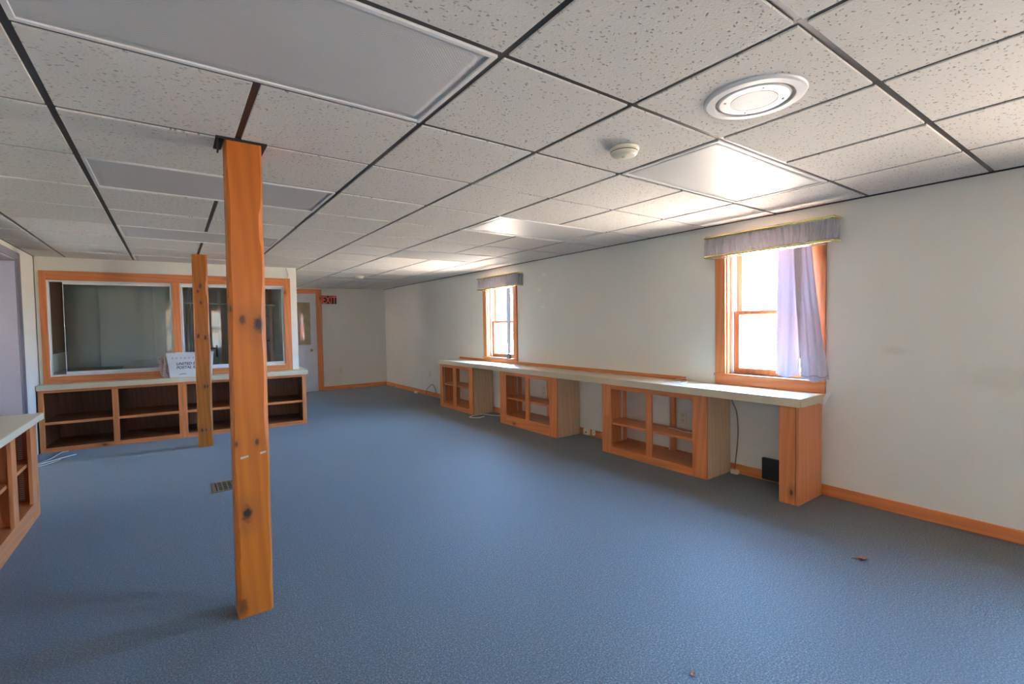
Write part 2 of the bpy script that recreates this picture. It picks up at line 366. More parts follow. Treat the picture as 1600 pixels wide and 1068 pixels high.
# light panels
PL = ['large grey ceiling light panel nearest the camera at upper left', 'bright ceiling light panel beside the round speaker, before the near window',
      'grey ceiling light panel just beyond the near wooden post', 'ceiling light panel between the two windows, second in the right row',
      'grey ceiling light panel shortly before the far wooden post', 'cream ceiling light panel third in the right row, opposite the far window',
      'darkest ceiling light panel beyond the far smoke detector', 'ceiling light panel in the ceiling beyond the far wooden post by the glazed partition']
for (i, j), lb in zip(PAN, PL):
    r = thing('ceiling_light', lb, 'ceiling light', (i*S+S, j*S+S/2, H), 0, 'flat ceiling light panels')
    X, Y = S-g, S/2-g; fwd = .016
    f = nb()
    box(f, -X, X, -Y, -Y+fwd, -.002, .010, .001); box(f, -X, X, Y-fwd, Y, -.002, .010, .001); box(f, -X, -X+fwd, -Y+fwd, Y-fwd, -.002, .010, .001); box(f, X-fwd, X, -Y+fwd, Y-fwd, -.002, .010, .001)
    obj('frame', f, 'white', r)
    d = nb(); nx, ny = 30, 15
    vs = [[d.verts.new((-X+fwd+(2*X-2*fwd)*a/nx, -Y+fwd+(2*Y-2*fwd)*b/ny, .004-.006*math.sin(PI*a/nx)*math.sin(PI*b/ny))) for b in range(ny+1)] for a in range(nx+1)]
    for a in range(nx):
        for b in range(ny): q = d.faces.new((vs[a][b], vs[a+1][b], vs[a+1][b+1], vs[a][b+1])); q.smooth = True
    r_ = bmesh.ops.extrude_face_region(d, geom=d.faces[:]); bmesh.ops.translate(d, vec=(0, 0, .004), verts=[v for v in r_['geom'] if isinstance(v, bmesh.types.BMVert)])
    obj('diffuser', d, 'prism', r)

# baseboards
def bb(name, *a): struct(name, box(nb(), *a, .003), 'y' if (a[3]-a[2]) > (a[1]-a[0]) else 'x')
bb('baseboard_right', XR-.015, XR, YN, YF, 0, .08)
bb('baseboard_far', 1.70, XR-.015, YF-.015, YF, 0, .08)
bb('baseboard_near', XL+.015, XR-.015, YN, YN+.015, 0, .08)
bb('baseboard_left', XL, XL+.015, YN, 1.95, 0, .08)
# pine ledger strip on the wall behind the long counter
struct('trim_2', box(nb(), XR-.018, XR, 2.06, 6.40, .765, .80, .003), 'y')

# ------------------------------------------------------------------ windows in the right wall
def dh_window(name, W, z_ap, lab):
    y0, y1, z0, z1 = W
    r = struct(name, label=lab); cw = .095; cx0 = XR-.02
    ym = cw
    o = nb(); box(o, cx0, XR, y1, y1+ym, z0-.02, z1+.0, .003); obj('side_casing', o, 'z', r)
    o = nb(); box(o, cx0, XR, y0-ym, y0, z0-.02, z1, .003); obj('side_casing', o, 'z', r)
    o = nb(); box(o, cx0, XR, y0-ym, y1+ym, z1, z1+cw, .003); obj('head_casing', o, 'y', r)
    o = nb(); box(o, XR-.034, XR, y0-ym-.005, y1+ym+.005, z0-.022, z0, .004); box(o, XR, XR+.17, y0, y1, z0-.022, z0, .001); obj('window_stool', o, 'y', r)
    o = nb(); box(o, cx0, XR, y0-ym, y1+ym, z_ap, z0-.022, .003); obj('apron', o, 'y', r)
    o = nb(); box(o, XR, XR+.17, y0, y0+.012, z0, z1, 0); box(o, XR, XR+.17, y1-.012, y1, z0, z1, 0); box(o, XR, XR+.17, y0+.012, y1-.012, z1-.012, z1, 0); obj('jamb', o, 'z', r)
    o = nb(); box(o, XR+.045, XR+.165, y0+.012, y0+.034, z0, z1-.012, .001); box(o, XR+.045, XR+.165, y1-.034, y1-.012, z0, z1-.012, .001); obj('jamb_liner', o, 'liner', r)
    zm = 1.385+(z0-.86)
    for (sx0, a, b, nm) in ((XR+.115, zm-.02, z1-.012, 'upper_sash'), (XR+.065, z0, zm+.02, 'lower_sash')):
        p, q = y0+.034, y1-.034; st = .045; x0, x1 = sx0, sx0+.035
        lo = .05 if nm == 'lower_sash' else .032; hi = .032
        sh = nb(); box(sh, x0, x1, p, p+st, a, b, .003); box(sh, x0, x1, q-st, q, a, b, .003); box(sh, x0, x1, p+st, q-st, a, a+lo, .003); box(sh, x0, x1, p+st, q-st, b-hi, b, .003)
        s_ob = obj(nm, sh, 'z', r)
        obj('pane', box(nb(), x0+.015, x0+.019, p+st-.004, q-st+.004, a+lo-.004, b-hi+.004, 0), 'glass', s_ob)
    lk = nb(); box(lk, XR+.06, XR+.09, (y0+y1)/2-.12, (y0+y1)/2-.07, zm+.02, zm+.032, .003); tube(lk, [(XR+.07, (y0+y1)/2-.10, zm+.03), (XR+.062, (y0+y1)/2-.07, zm+.04)], .005)
    obj('sash_lock', lk, 'brass', r)
    return r
dh_window('window_1', W1, .765, 'near pine double hung window over the end of the long counter')
dh_window('window_7', W7, .765, 'pine double hung window behind the camera')
dh_window('window_2', W2, .765, 'far pine double hung window over the long counter')
# unseen windows added to brighten the main room, side room and back room
def fill_window(name, axis, fx, a0, a1, z0, z1, blind=None):
    r = struct(name)
    def bx(o, p, q, f0, f1, zz0, zz1):
        if axis == 'y': box(o, f0, f1, p, q, zz0, zz1, .002)
        else: box(o, p, q, f0, f1, zz0, zz1, .002)
    lo, hi = fx; o = nb(); t = .04
    bx(o, a0, a0+t, lo, hi, z0, z1); bx(o, a1-t, a1, lo, hi, z0, z1); bx(o, a0+t, a1-t, lo, hi, z0, z0+t); bx(o, a0+t, a1-t, lo, hi, z1-t, z1); bx(o, a0+t, a1-t, lo+.03, hi-.03, (z0+z1)/2-.02, (z0+z1)/2+.02)
    obj('window_frame', o, 'z', r); o = nb(); m_ = (lo+hi)/2
    bx(o, a0+t-.003, a1-t+.003, m_-.002, m_+.002, z0+t, (z0+z1)/2-.02); bx(o, a0+t-.003, a1-t+.003, m_-.002, m_+.002, (z0+z1)/2+.02, z1-t)
    obj('pane', o, 'glass', r)
    if blind: o = nb(); bx(o, a0+t, a1-t, *blind, z0+t, z1-t); obj('fill_blind', o, 'sheer' if name == 'fill_window_9' else 'blind', r)  # added blind, diffuses and tints the incoming daylight
fill_window('fill_window_3', 'x', (YN-.15, YN), -1.6, -.7, .75, 1.95, (YN-.012, YN-.008))  # added fill from behind the camera
fill_window('fill_window_4', 'y', (XL-.15, XL), -2.05, -1.2, .75, 1.95, (XL-.012, XL-.008))  # added fill from the left, out of view
fill_window('fill_window_5', 'y', (XL-.15, XL), 6.85, 7.23, 1.0, 1.9)  # added out of sight to light the room behind the glass

fill_window('fill_window_9', 'y', (XL-.15, XL), 8.72, 9.6, .9, 1.95, (XL-.012, XL-.008))  # added out of sight to fill the far end of the hall
fill_window('fill_window_8', 'y', (-3.75, -3.6), 4.5, 5.9, .8, 1.95, (-3.612, -3.608))  # added out of sight, sends light through the left opening

# valances and curtains
def valance(y0, y1, z0, z1, label, seed):
    rnd = random.Random(seed)
    r = thing('window_valance', label, 'valance', (XR, (y0+y1)/2, z0))
    xf = -.10; hw = (y1-y0)/2; hh = z1-z0
    # path: wall -> front -> wall
    def path(t):      # t in 0..1 around the U
        L = .085+2*hw+.085; s = t*L
        if s < .085: return Vector((xf*(s/.085), -hw, 0)), Vector((0, -1, 0))
        if s < .085+2*hw: return Vector((xf, -hw+(s-.085), 0)), Vector((-1, 0, 0))
        return Vector((xf*(1-(s-.085-2*hw)/.085), hw, 0)), Vector((0, 1, 0))
    N, Mz = 420, 10; d = nb(); rows = []
    ph = [rnd.uniform(0, 6.28) for _ in range(6)]
    for a in range(N+1):
        t = a/N; p, nn = path(t); col = []
        for b in range(Mz+1):
            v = b/Mz; amp = .0105*(1-.5*abs(2*v-1)**2)
            off = amp*(math.sin(t*190+ph[0]+2.2*math.sin(v*3+ph[1]+t*9))+.6*math.sin(t*97+ph[2]+v*2.5)+.5*math.sin(t*330+ph[3]))
            q = p+nn*off; col.append(d.verts.new((min(q.x, -.002), q.y, .008+v*(hh-.016)+.002*math.sin(t*150+ph[4])*(v-.5))))
        rows.append(col)
    for a in range(N):
        for b in range(Mz): f = d.faces.new((rows[a][b], rows[a+1][b], rows[a+1][b+1], rows[a][b+1])); f.smooth = True
    r_ = bmesh.ops.extrude_face_region(d, geom=d.faces[:]); 
    for v in r_['geom']:
        if isinstance(v, bmesh.types.BMVert): v.co.x += .0012; 
    obj('gathered_cloth', d, 'valance', r)
    for zz in (.0, hh):
        pts = [(0, -hw-.004, zz), (xf*.6, -hw-.006, zz), (xf-.004, -hw+.004, zz), (xf-.008, -hw+.03, zz)]
        pts = spline(pts, 6)+[Vector((xf-.008, -hw+.05+(2*hw-.1)*k/8, zz)) for k in range(9)]+spline([(xf-.008, hw-.03, zz), (xf-.004, hw-.004, zz), (xf*.6, hw+.006, zz), (0, hw+.004, zz)], 6)
        obj('brass_rod', tube(nb(), pts, .011, 10), 'brass', r)
    return r
valance(.790, 1.80, 1.885, 2.05, 'gathered lilac valance on brass rods over the near window', 3)
valance(4.62, 5.64, 1.865, 2.03, 'gathered lilac valance on brass rods over the far window', 5)

def sheet(d, top, bot, zt, zb, x, folds, amp, nu=60, nv=30, curve=0.):
    rows = []
    for a in range(nu+1):
        u = a/nu; col = []
        for b in range(nv+1):
            v = b/nv; z = zt+(zb-zt)*v
            vv = v**1.3
            y = (top[0]+(top[1]-top[0])*u)*(1-vv)+(bot[0]+(bot[1]-bot[0])*u)*vv
            off = amp*(.55+.45*v)*(math.sin(u*folds*2*PI+.6*math.sin(v*3))+.4*math.sin(u*folds*4.7+v*2))
            col.append(d.verts.new((x+off, y, z+.012*math.sin(u*7+1)*v)))
        rows.append(col)
    for a in range(nu):
        for b in range(nv): f = d.faces.new((rows[a][b], rows[a+1][b], rows[a+1][b+1], rows[a][b+1])); f.smooth = True
r = thing('window_curtain', 'sheer lavender curtain drawn right on the near window, flaring at the bottom', 'curtain', (XR-.045, 1.0, .86))
d = nb(); sheet(d, (.02, .20), (.04, .215), 1.006, .02, -.004, 2.2, .009); obj('curtain_drop', d, 'curtain', r)
d = nb(); sheet(d, (-.055, .075), (-.175, .018), 1.006, .005, -.020, 3.2, .007); obj('curtain_drop', d, 'curtain', r)
obj('curtain_hem', tube(nb(), spline([(-.032, -.175, .05), (-.03, -.13, .030), (-.03, -.08, .042), (-.03, -.03, .028), (-.03, .015, .034)]), .0022, 6), 'darkcord', r)
obj('curtain_rod', tube(nb(), [(.03, -.14, 1.010), (.03, .77, 1.010)], .005, 8), 'white', r).location.x = -.03
r = thing('window_curtain', 'narrow grey curtain strip hanging down the far window', 'curtain', (XR-.045, 4.90, .84))
d = nb(); sheet(d, (-.06, .05), (-.035, .045), 1.004, .06, -.004, 2.4, .008); obj('curtain_drop', d, 'curtain2', r)
obj('curtain_weight', B(-.02, .012, -.03, .045, .0, .065, bev=.004), 'darkcord', r)
obj('curtain_rod', tube(nb(), [(0, -.13, 1.01), (0, .77, 1.01)], .005, 8), 'white', r)

# ------------------------------------------------------------------ long counter and its open cabinets on the right wall
CT, CTH = .765, .062
r = thing('countertop', 'long cream laminate countertop running under both windows', 'countertop', (XR, 3.65, CT-CTH))
hy = 2.775
o = nb(); box(o, -.405, -.020, -hy, hy, .004, CTH, .003); obj('top', o, 'lam', r)
o = nb(); box(o, -.410, -.4045, -hy-.001, hy+.001, 0, CTH-.001, .001); box(o, -.404, -.022, -hy-.004, -hy, 0, CTH-.001, .001); box(o, -.404, -.022, hy, hy+.004, 0, CTH-.001, .001); obj('edge_band', o, 'lamedge', r)

def open_cabinet(label, y0, y1, mull, stl, str_, shelf, rail, seed, group='open pine cabinets under the long counter'):
    """face frame towards -x; y0 near end, y1 far end"""
    ym = (y0+y1)/2; r = thing('open_cabinet', label, 'cabinet', (XR-.38, ym, 0), 0, group)
    T = CT-CTH-.001; hw = (y1-y0)/2; D = .36
    a, b = mull[0]-ym, mull[1]-ym; z1 = .655
    obj('stile', B(0, .02, -hw, -hw+str_, 0, T, bev=.002), 'z', r)
    obj('stile', B(0, .02, hw-stl, hw, 0, T, bev=.002), 'z', r)
    obj('top_rail', B(.0005, .02, -hw+str_, hw-stl, z1, T, bev=.001), 'y', r)
    obj('bottom_rail', B(.0005, .02, -hw+str_, hw-stl, 0, rail, bev=.001), 'y', r)
    obj('mullion', B(.0, .02, a, b, rail, z1, bev=.001), 'z', r)
    obj('side_panel', B(.02, D, -hw, -hw+.018, 0, T, bev=.001), 'ply', r)
    obj('side_panel', B(.02, D, hw-.018, hw, 0, T, bev=.001), 'zc', r)
    obj('bottom_shelf', B(.02, D, -hw+.018, hw-.018, rail-.022, rail-.002, bev=.001), 'y', r)
    obj('shelf', B(.025, D-.05, -hw+.019, hw-.019, shelf-.022, shelf, bev=.002), 'y', r)
    # narrow back upright behind the mullion, and slotted metal standards
    obj('back_upright', B(D-.022, D, a-.01, b-.01, rail, T, bev=.001), 'z', r)
    for yy in (hw-.0205, ):
        obj('shelf_standard', B(.06, .078, yy-.0025, yy+.0025, rail, z1, bev=0), 'std', r)
        obj('shelf_standard', B(D-.09, D-.072, yy-.0025, yy+.0025, rail, z1, bev=0), 'std', r)
    obj('shelf_standard', B(D-.026, D-.0225, (a+b)/2+.012, (a+b)/2+.026, rail, z1, bev=0), 'std', r)
    return r
open_cabinet('small two-bay open pine cabinet at the far end of the long counter', 5.375, 6.42, (5.875, 5.98), .09, .115, .385, .07, 1)
open_cabinet('middle two-bay open pine cabinet of the three under the long counter', 3.495, 4.66, (4.02, 4.095), .145, .135, .36, .125, 2)
open_cabinet('nearest two-bay open pine cabinet, with a thin wire lying on its shelf', 1.607, 2.785, (2.165, 2.23), .125, .135, .315, .07, 3)
r = thing('counter_end_support', 'boxed pine end support carrying the near end of the long counter', 'counter support', (XR-.39, .955, 0))
T = CT-CTH-.001
obj('front_board', B(-.01, .010, -.045, .065, 0, T, bev=.003), 'z', r)
obj('side_panel', B(-.008, .37, -.067, -.049, 0, T, bev=.002), 'zc', r)
obj('side_panel', B(.0105, .37, .045, .063, 0, T, bev=.002), 'zc', r)

# ------------------------------------------------------------------ glazed partition, its counter and cabinets
TH = -.07; PV = (-.75, 6.63, 0); CP = .745
def P2(x, y, z=0): return (PV[0]+x*math.cos(TH)-y*math.sin(TH), PV[1]+x*math.sin(TH)+y*math.cos(TH), z)
L0, L1 = -1.315, 1.315; OL, OR_, OB, OT = -1.255, 1.15, .82, 1.905
struct('wall_partition', wall_with_holes(nb(), (0, .12), L0-.03, L1, CP, H+.02, [(OL, OR_, OB, OT)], 'x'), 'wall', loc=PV, rz=TH)
r = struct('window_6', loc=PV, rz=TH, label='wide sliding interior window in the partition behind the posts')
cy0 = -.018
obj('side_casing', B(L0+.002, OL, cy0, 0, CP, 2.01, bev=.003), 'z', r); obj('side_casing', B(OR_, OR_+.085, cy0, 0, CP, 2.01, bev=.003), 'z', r)
obj('head_casing', B(OL, OR_, cy0, 0, OT, 2.01, bev=.003), 'x', r); obj('bottom_casing', B(OL, OR_, cy0, 0, CP, OB, bev=.003), 'x', r)
obj('mullion', B(-.11, -.03, cy0, .12, OB, OT, bev=.003), 'z', r)
o = nb()
for a, b in ((OL, -.11), (-.03, OR_)):
    box(o, a, a+.008, -.004, .05, OB, OT, .001); box(o, b-.008, b, .004, .10, OB, OT, .001); box(o, a+.008, b-.008, -.002, .10, OB, OB+.016, .001); box(o, a+.008, b-.008, .004, .10, OT-.014, OT, .001)
obj('slider_frame', o, 'white', r)
for k_, (a, b, yy) in enumerate(((OL+.13, -.122, .02), (-.015, .62, .02), (.56, OR_-.013, .05))):
    o = nb(); rl = .030; z0, z1 = OB+.017, OT-.015
    box(o, a, b, yy, yy+.018, z0, z0+rl, .001); box(o, a, b, yy, yy+.018, z1-rl*.9, z1, .001); box(o, a, a+(.003 if k_ == 0 else .012), yy, yy+.018, z0+rl, z1-rl, .001); box(o, b-.012, b, yy, yy+.018, z0+rl, z1-rl, .001)
    s_ob = obj('sliding_sash', o, 'white', r)
    obj('pane', B(a+.01, b-.01, yy+.007, yy+.011, z0+rl-.002, z1-rl+.004, bev=0), 'glass2', s_ob)
r = thing('countertop', 'cream laminate countertop below the glazed partition, behind both posts', 'countertop', PV, TH)
obj('top', B(L0-.01, 1.395, -.225, .53, CP-.056, CP-.0005, bev=.003), 'lam', r)
obj('edge_band', B(L0-.01, 1.396, -.230, -.2255, CP-.058, CP-.0015, bev=.001), 'lamedge', r)
obj('edge_band', B(1.3955, 1.400, -.225, .53, CP-.058, CP-.0015, bev=.001), 'lamedge', r)
def pcab(label, a, b, mull, sl, sr):
    r = thing('open_cabinet', label, 'cabinet', P2((a+b)/2, -.2), TH, 'open pine cabinets under the partition')
    hw = (b-a)/2; m = (a+b)/2; T = CP-.059; z1 = .655; rail = .05; D = .70
    obj('stile', B(-hw, -hw+sl, 0, .02, 0, T, bev=.002), 'z', r); obj('stile', B(hw-sr, hw, 0, .02, 0, T, bev=.002), 'z', r)
    obj('top_rail', B(-hw+sl, hw-sr, .0005, .02, z1, T, bev=.001), 'x', r); obj('bottom_rail', B(-hw+sl, hw-sr, .0005, .02, 0, rail, bev=.001), 'x', r)
    obj('mullion', B(mull[0]-m, mull[1]-m, 0, .02, rail, z1, bev=.001), 'z', r)
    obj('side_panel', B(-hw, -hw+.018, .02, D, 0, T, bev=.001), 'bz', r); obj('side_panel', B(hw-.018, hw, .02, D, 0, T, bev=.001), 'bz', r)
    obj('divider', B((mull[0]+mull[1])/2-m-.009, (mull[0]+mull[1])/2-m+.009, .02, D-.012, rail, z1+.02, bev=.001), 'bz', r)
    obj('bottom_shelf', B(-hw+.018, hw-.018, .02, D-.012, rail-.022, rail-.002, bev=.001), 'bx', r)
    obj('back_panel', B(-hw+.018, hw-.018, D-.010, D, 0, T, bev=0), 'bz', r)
    q = (mull[0]+mull[1])/2-m
    for p0, p1 in ((-hw+.019, q-.010), (q+.010, hw-.019)):
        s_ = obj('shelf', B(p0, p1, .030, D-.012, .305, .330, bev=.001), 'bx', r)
        obj('front_lip', B(p0, p1, .022, .0297, .302, .332, bev=.001), 'x', s_)
pcab('left two-bay pine cabinet under the partition, beside the left wall', L0-.008, -.035, (-.70, -.645), .045, .04)
pcab('right two-bay pine cabinet under the partition, partly behind both posts', -.033, 1.372, (.66, .715), .045, .05)
# postal tote
r = thing('postal_tote', 'white plastic postal tote on the partition counter, left of the far post', 'box', P2(.065, -.115, CP), TH)
o = nb(); bt, tp, hh = (.215, .075), (.240, .095), .295
def ringbox(bm, b, t, z0, z1):
    vs = [bm.verts.new((sx_*b[0], sy*b[1], z0)) for sx_, sy in ((-1, -1), (1, -1), (1, 1), (-1, 1))]+[bm.verts.new((sx_*t[0], sy*t[1], z1)) for sx_, sy in ((-1, -1), (1, -1), (1, 1), (-1, 1))]
    return vs
vo = ringbox(o, bt, tp, 0, hh); vi = ringbox(o, (bt[0]-.004, bt[1]-.004), (tp[0]-.004, tp[1]-.004), .004, hh)
for k_ in range(4):
    n_ = (k_+1) % 4; o.faces.new((vo[k_], vo[n_], vo[4+n_], vo[4+k_])); o.faces.new((vi[n_], vi[k_], vi[4+k_], vi[4+n_])); o.faces.new((vo[4+k_], vo[4+n_], vi[4+n_], vi[4+k_]))
o.faces.new(vo[3::-1]); o.faces.new(vi[:4]); obj('tote_body', o, 'tote', r)
tl = math.atan2(tp[1]-bt[1], hh)
def onfront(x, z): return Matrix.Translation((x, -bt[1]-(tp[1]-bt[1])*z/hh-.0012, z)) @ Matrix.Rotation(PI/2+tl, 4, 'X')
text('lettering', 'UNITED STATES\nPOSTAL SERVICE', .046, 'ink', r, onfront(-.150, .150), shear=.25, sx=.95)
pm = plain('pale_brown_print', (.34, .27, .26), .6)
for q in range(9):
    x, z = -.185+q*.042, .235; y = -bt[1]-(tp[1]-bt[1])*z/hh-.0008; o = nb()
    tube(o, [(x-.004, y-.0006, z-.008), (x+.001, y-.0008, z), (x+.006, y-.001, z+.010)], [.002, .0045, .002], 6)
    obj('printed_mark', o, pm, r)
o = nb(); z = .03; y = -bt[1]-(tp[1]-bt[1])*z/hh
tube(o, [(-.125, y-.001, z), (-.10, y-.0012, z+.010), (-.07, y-.0014, z+.015), (-.045, y-.0014, z+.013)], [.001, .004, .003, .001], 6); tube(o, [(-.12, y-.001, z+.001), (-.08, y-.0012, z+.004), (-.05, y-.001, z+.003)], .0015, 6)
obj('printed_emblem', o, plain('grey_blue_print', (.25, .25, .36), .6), r)
o = nb(); nf = 6; rows = []
for k_ in range(nf+1):      # crumpled printed flap standing open at the left end
    t = k_/nf; rows.append([o.verts.new((-bt[0]-.006-(tp[0]-bt[0])*v-.085*t+.006*math.sin(5*v+9*t), -bt[1]+.02+.05*t+.010*math.sin(6*v+7*t), .006+.265*v-.03*t*v)) for v in (0, .2, .4, .6, .8, 1.)])
for A, Bq in zip(rows, rows[1:]):
    for k_ in range(5): o.faces.new((A[k_], A[k_+1], Bq[k_+1], Bq[k_]))
q = bmesh.ops.extrude_face_region(o, geom=o.faces[:]); bmesh.ops.translate(o, vec=(0, .003, 0), verts=[v for v in q['geom'] if isinstance(v, bmesh.types.BMVert)])
obj('end_flap', o, 'pink', r)
o = nb()
for s_ in (-1, 1): box(o, -tp[0]-.006, tp[0]+.006, s_*tp[1]-.004, s_*tp[1]+.004, hh-.012, hh+.004, .002); box(o, s_*tp[0]-.006, s_*tp[0]+.006, -tp[1], tp[1], hh-.012, hh+.0035, .002)
obj('rim', o, 'tote', r)
tag(obj('thermostat_cable', tube(nb(), spline([P2(1.19, -.006, H-.003), P2(1.205, -.008, 2.10), P2(1.215, -.006, 2.06), P2(1.20, -.006, 2.015)]), .004, 6), 'cord'),
    'thin cable hanging from the ceiling above the right end of the partition window', 'cable')

# ------------------------------------------------------------------ room behind the glass
struct('wall_back', B(XL, .55, 8.40, 8.50, 0, H+.02, bev=0), 'grey')
o = nb(); box(o, .46, .55, 7.07, 8.40, 0, H+.02); box(o, .46, .55, 6.67, 7.07, CP, H+.02)
struct('wall_inner', o, 'grey')
BR = [('brown_wall_panel')]
r = thing('wall_board', 'dark brown framed board seen through the left of the partition window', 'board', (XL, 7.85, 1.08))
obj('board_panel', B(.002, .012, -.47, .47, .0, .93, bev=.002), 'bz', r)
o = nb(); box(o, .0, .03, -.5, -.46, -.03, .95, .003); box(o, .0, .03, .46, .5, -.03, .95, .003); box(o, .0, .03, -.46, .46, -.03, .0, .003); obj('board_frame', o, 'bz', r)
r = thing('side_desk', 'grey topped white desk behind the left end of the partition window', 'desk', (XL+.32, 7.83, 0))
obj('desk_top', B(-.31, .30, -.55, .55, .78, .81, bev=.003), 'desk', r); obj('desk_side', B(-.30, .28, -.54, -.52, 0, .78, bev=.002), 'white', r); obj('desk_side', B(-.30, .28, .52, .54, 0, .78, bev=.002), 'white', r)
r = struct('door_2', loc=(-.32, 8.40, 0), label='white door with dark handle seen through the partition glass')
obj('door_slab', B(-.38, .055, -.02, 0, 0, 1.95, bev=.003), 'doorw', r)
obj('side_casing', B(.058, .10, -.03, 0, 0, 1.99, bev=.002), 'white', r); obj('side_casing', B(-.44, -.383, -.03, 0, 0, 1.99, bev=.002), 'liner', r); obj('head_casing', B(-.44, .10, -.031, 0, 1.95, 2.0, bev=.002), 'white', r)
o = nb(); box(o, .012, .040, -.032, -.02, .88, 1.07, .004); tube(o, spline([(.026, -.03, 1.02), (.026, -.07, 1.02), (-.02, -.075, 1.02), (-.06, -.072, 1.02)], 5), .009); obj('door_handle', o, 'black', r)
r = thing('wall_batten', 'thin white upright strip seen through the left pane of the partition window', 'trim strip', (-1.09, 8.40, .8))
obj('strip', B(-.012, .012, -.02, 0, 0, 1.2, bev=.002), 'white', r)
r = thing('plank_screen', 'brown plank shelving seen behind the glass left of the far post', 'shelving', (-.60, 8.0, 0))
for k_ in range(3): obj('upright', B(-.02+k_*.075, .035+k_*.075, 0, .025, 0, 1.95, bev=.003), 'bz', r)
for zz in (.6, 1.15, 1.7): obj('shelf', B(-.02, .185, .026, .25, zz, zz+.022, bev=.002), 'bx', r)
obj('pipe', tube(nb(), [(-.075, 0, 0), (-.075, 0, 2.1)], .026, 14), 'zinc', r)
r = thing('tall_shelf_rack', 'open brown and orange plank rack behind the right pane of the partition window', 'shelving', (.33, 7.75, 0))
for k_, (xx, ww, mm) in enumerate(((-.22, .05, 'ply'), (-.145, .035, 'bz'), (-.085, .03, 'ply'), (-.03, .05, 'zc'), (.055, .05, 'zc'))):
    obj('upright', B(xx, xx+ww, 0, .02, 0, 1.98, bev=.003), mm, r)
for zz in (.5, 1.12, 1.53, 1.93): obj('shelf', B(-.22, .11, .0205, .28, zz, zz+.03, bev=.002), 'bx', r)
r = thing('wire_stand', 'small bent white wire stand standing behind the right partition pane', 'stand', P2(1.09, .30, CP))
obj('base_ring', tube(nb(), [(.06*math.cos(a*PI/8)-0, .05*math.sin(a*PI/8), .005) for a in range(17)], .004, 6), 'darkcord', r)
obj('bent_wire', tube(nb(), spline([(-.06, 0, .006), (-.065, 0, .10), (-.05, 0, .18), (-.02, 0, .20), (.06, 0, .195)], 6), .006, 8), 'white', r)
tag(obj('reflection_bar', tube(nb(), [(-.9, 7.6, 1.71), (.455, 7.6, 1.69)], .011, 10), 'white'), 'thin white horizontal bar imitating a reflection high in the partition glass', 'pipe')  # bar put in for a white reflection in the glass

# ------------------------------------------------------------------ counter in the left foreground
CL = .735
r = thing('countertop', 'cream countertop at the left edge of the picture, nearest the camera', 'countertop', (XL, 3.1, CL-.045))
obj('top', B(.0, .435, -1.12, 1.065, .002, .045, bev=.003), 'lam', r); obj('edge_band', B(.4352, .44, -1.12, 1.066, 0, .044, bev=.001), 'lamedge', r); obj('edge_band', B(.0, .435, 1.0652, 1.070, 0, .044, bev=.001), 'lamedge', r)
r = thing('open_cabinet', 'open pine cabinet with slotted standards in the left foreground', 'cabinet', (-1.70, 3.1, 0))
T = CL-.046; z1 = .675; rail = .125; ye, yn = 1.05, -1.1; D = -.385
for a, b in ((.865, ye), (.375, .485), (-.125, -.02), (-.62, -.52), (yn, -1.0)): obj('stile', B(-.02, 0, a, b, 0 if (b == ye or a == yn) else rail, T if (b == ye or a == yn) else z1, bev=.002), 'z', r)
obj('bottom_rail', B(-.02, -.0005, yn+.10, .865, 0, rail, bev=.001), 'y', r); obj('top_rail', B(-.02, -.0005, yn+.10, .865, z1, T, bev=.001), 'y', r)
obj('side_panel', B(D, -.02, ye-.018, ye, 0, T, bev=.001), 'zc', r); obj('side_panel', B(D, -.02, yn, yn+.018, 0, T, bev=.001), 'zc', r)
obj('bottom_shelf', B(D, -.02, yn+.018, ye-.018, rail-.022, rail-.002, bev=.001), 'y', r)
obj('back_panel', B(D-.01, D, yn, ye, 0, T, bev=0), 'zc', r)
obj('shelf', B(-.33, -.028, .43, ye-.019, .385, .41, bev=.002), 'y', r); obj('shelf', B(-.33, -.028, -.07, .42, .37, .395, bev=.002), 'y', r); obj('shelf', B(-.33, -.028, -.57, -.08, .39, .415, bev=.002), 'y', r)
obj('divider', B(D, -.021, .421, .429, rail, z1, bev=0), 'zc', r)
for xx in (-.085, -.25): obj('shelf_standard', B(xx-.012, xx+.012, ye-.0215, ye-.0185, rail, z1, bev=0), 'std', r)

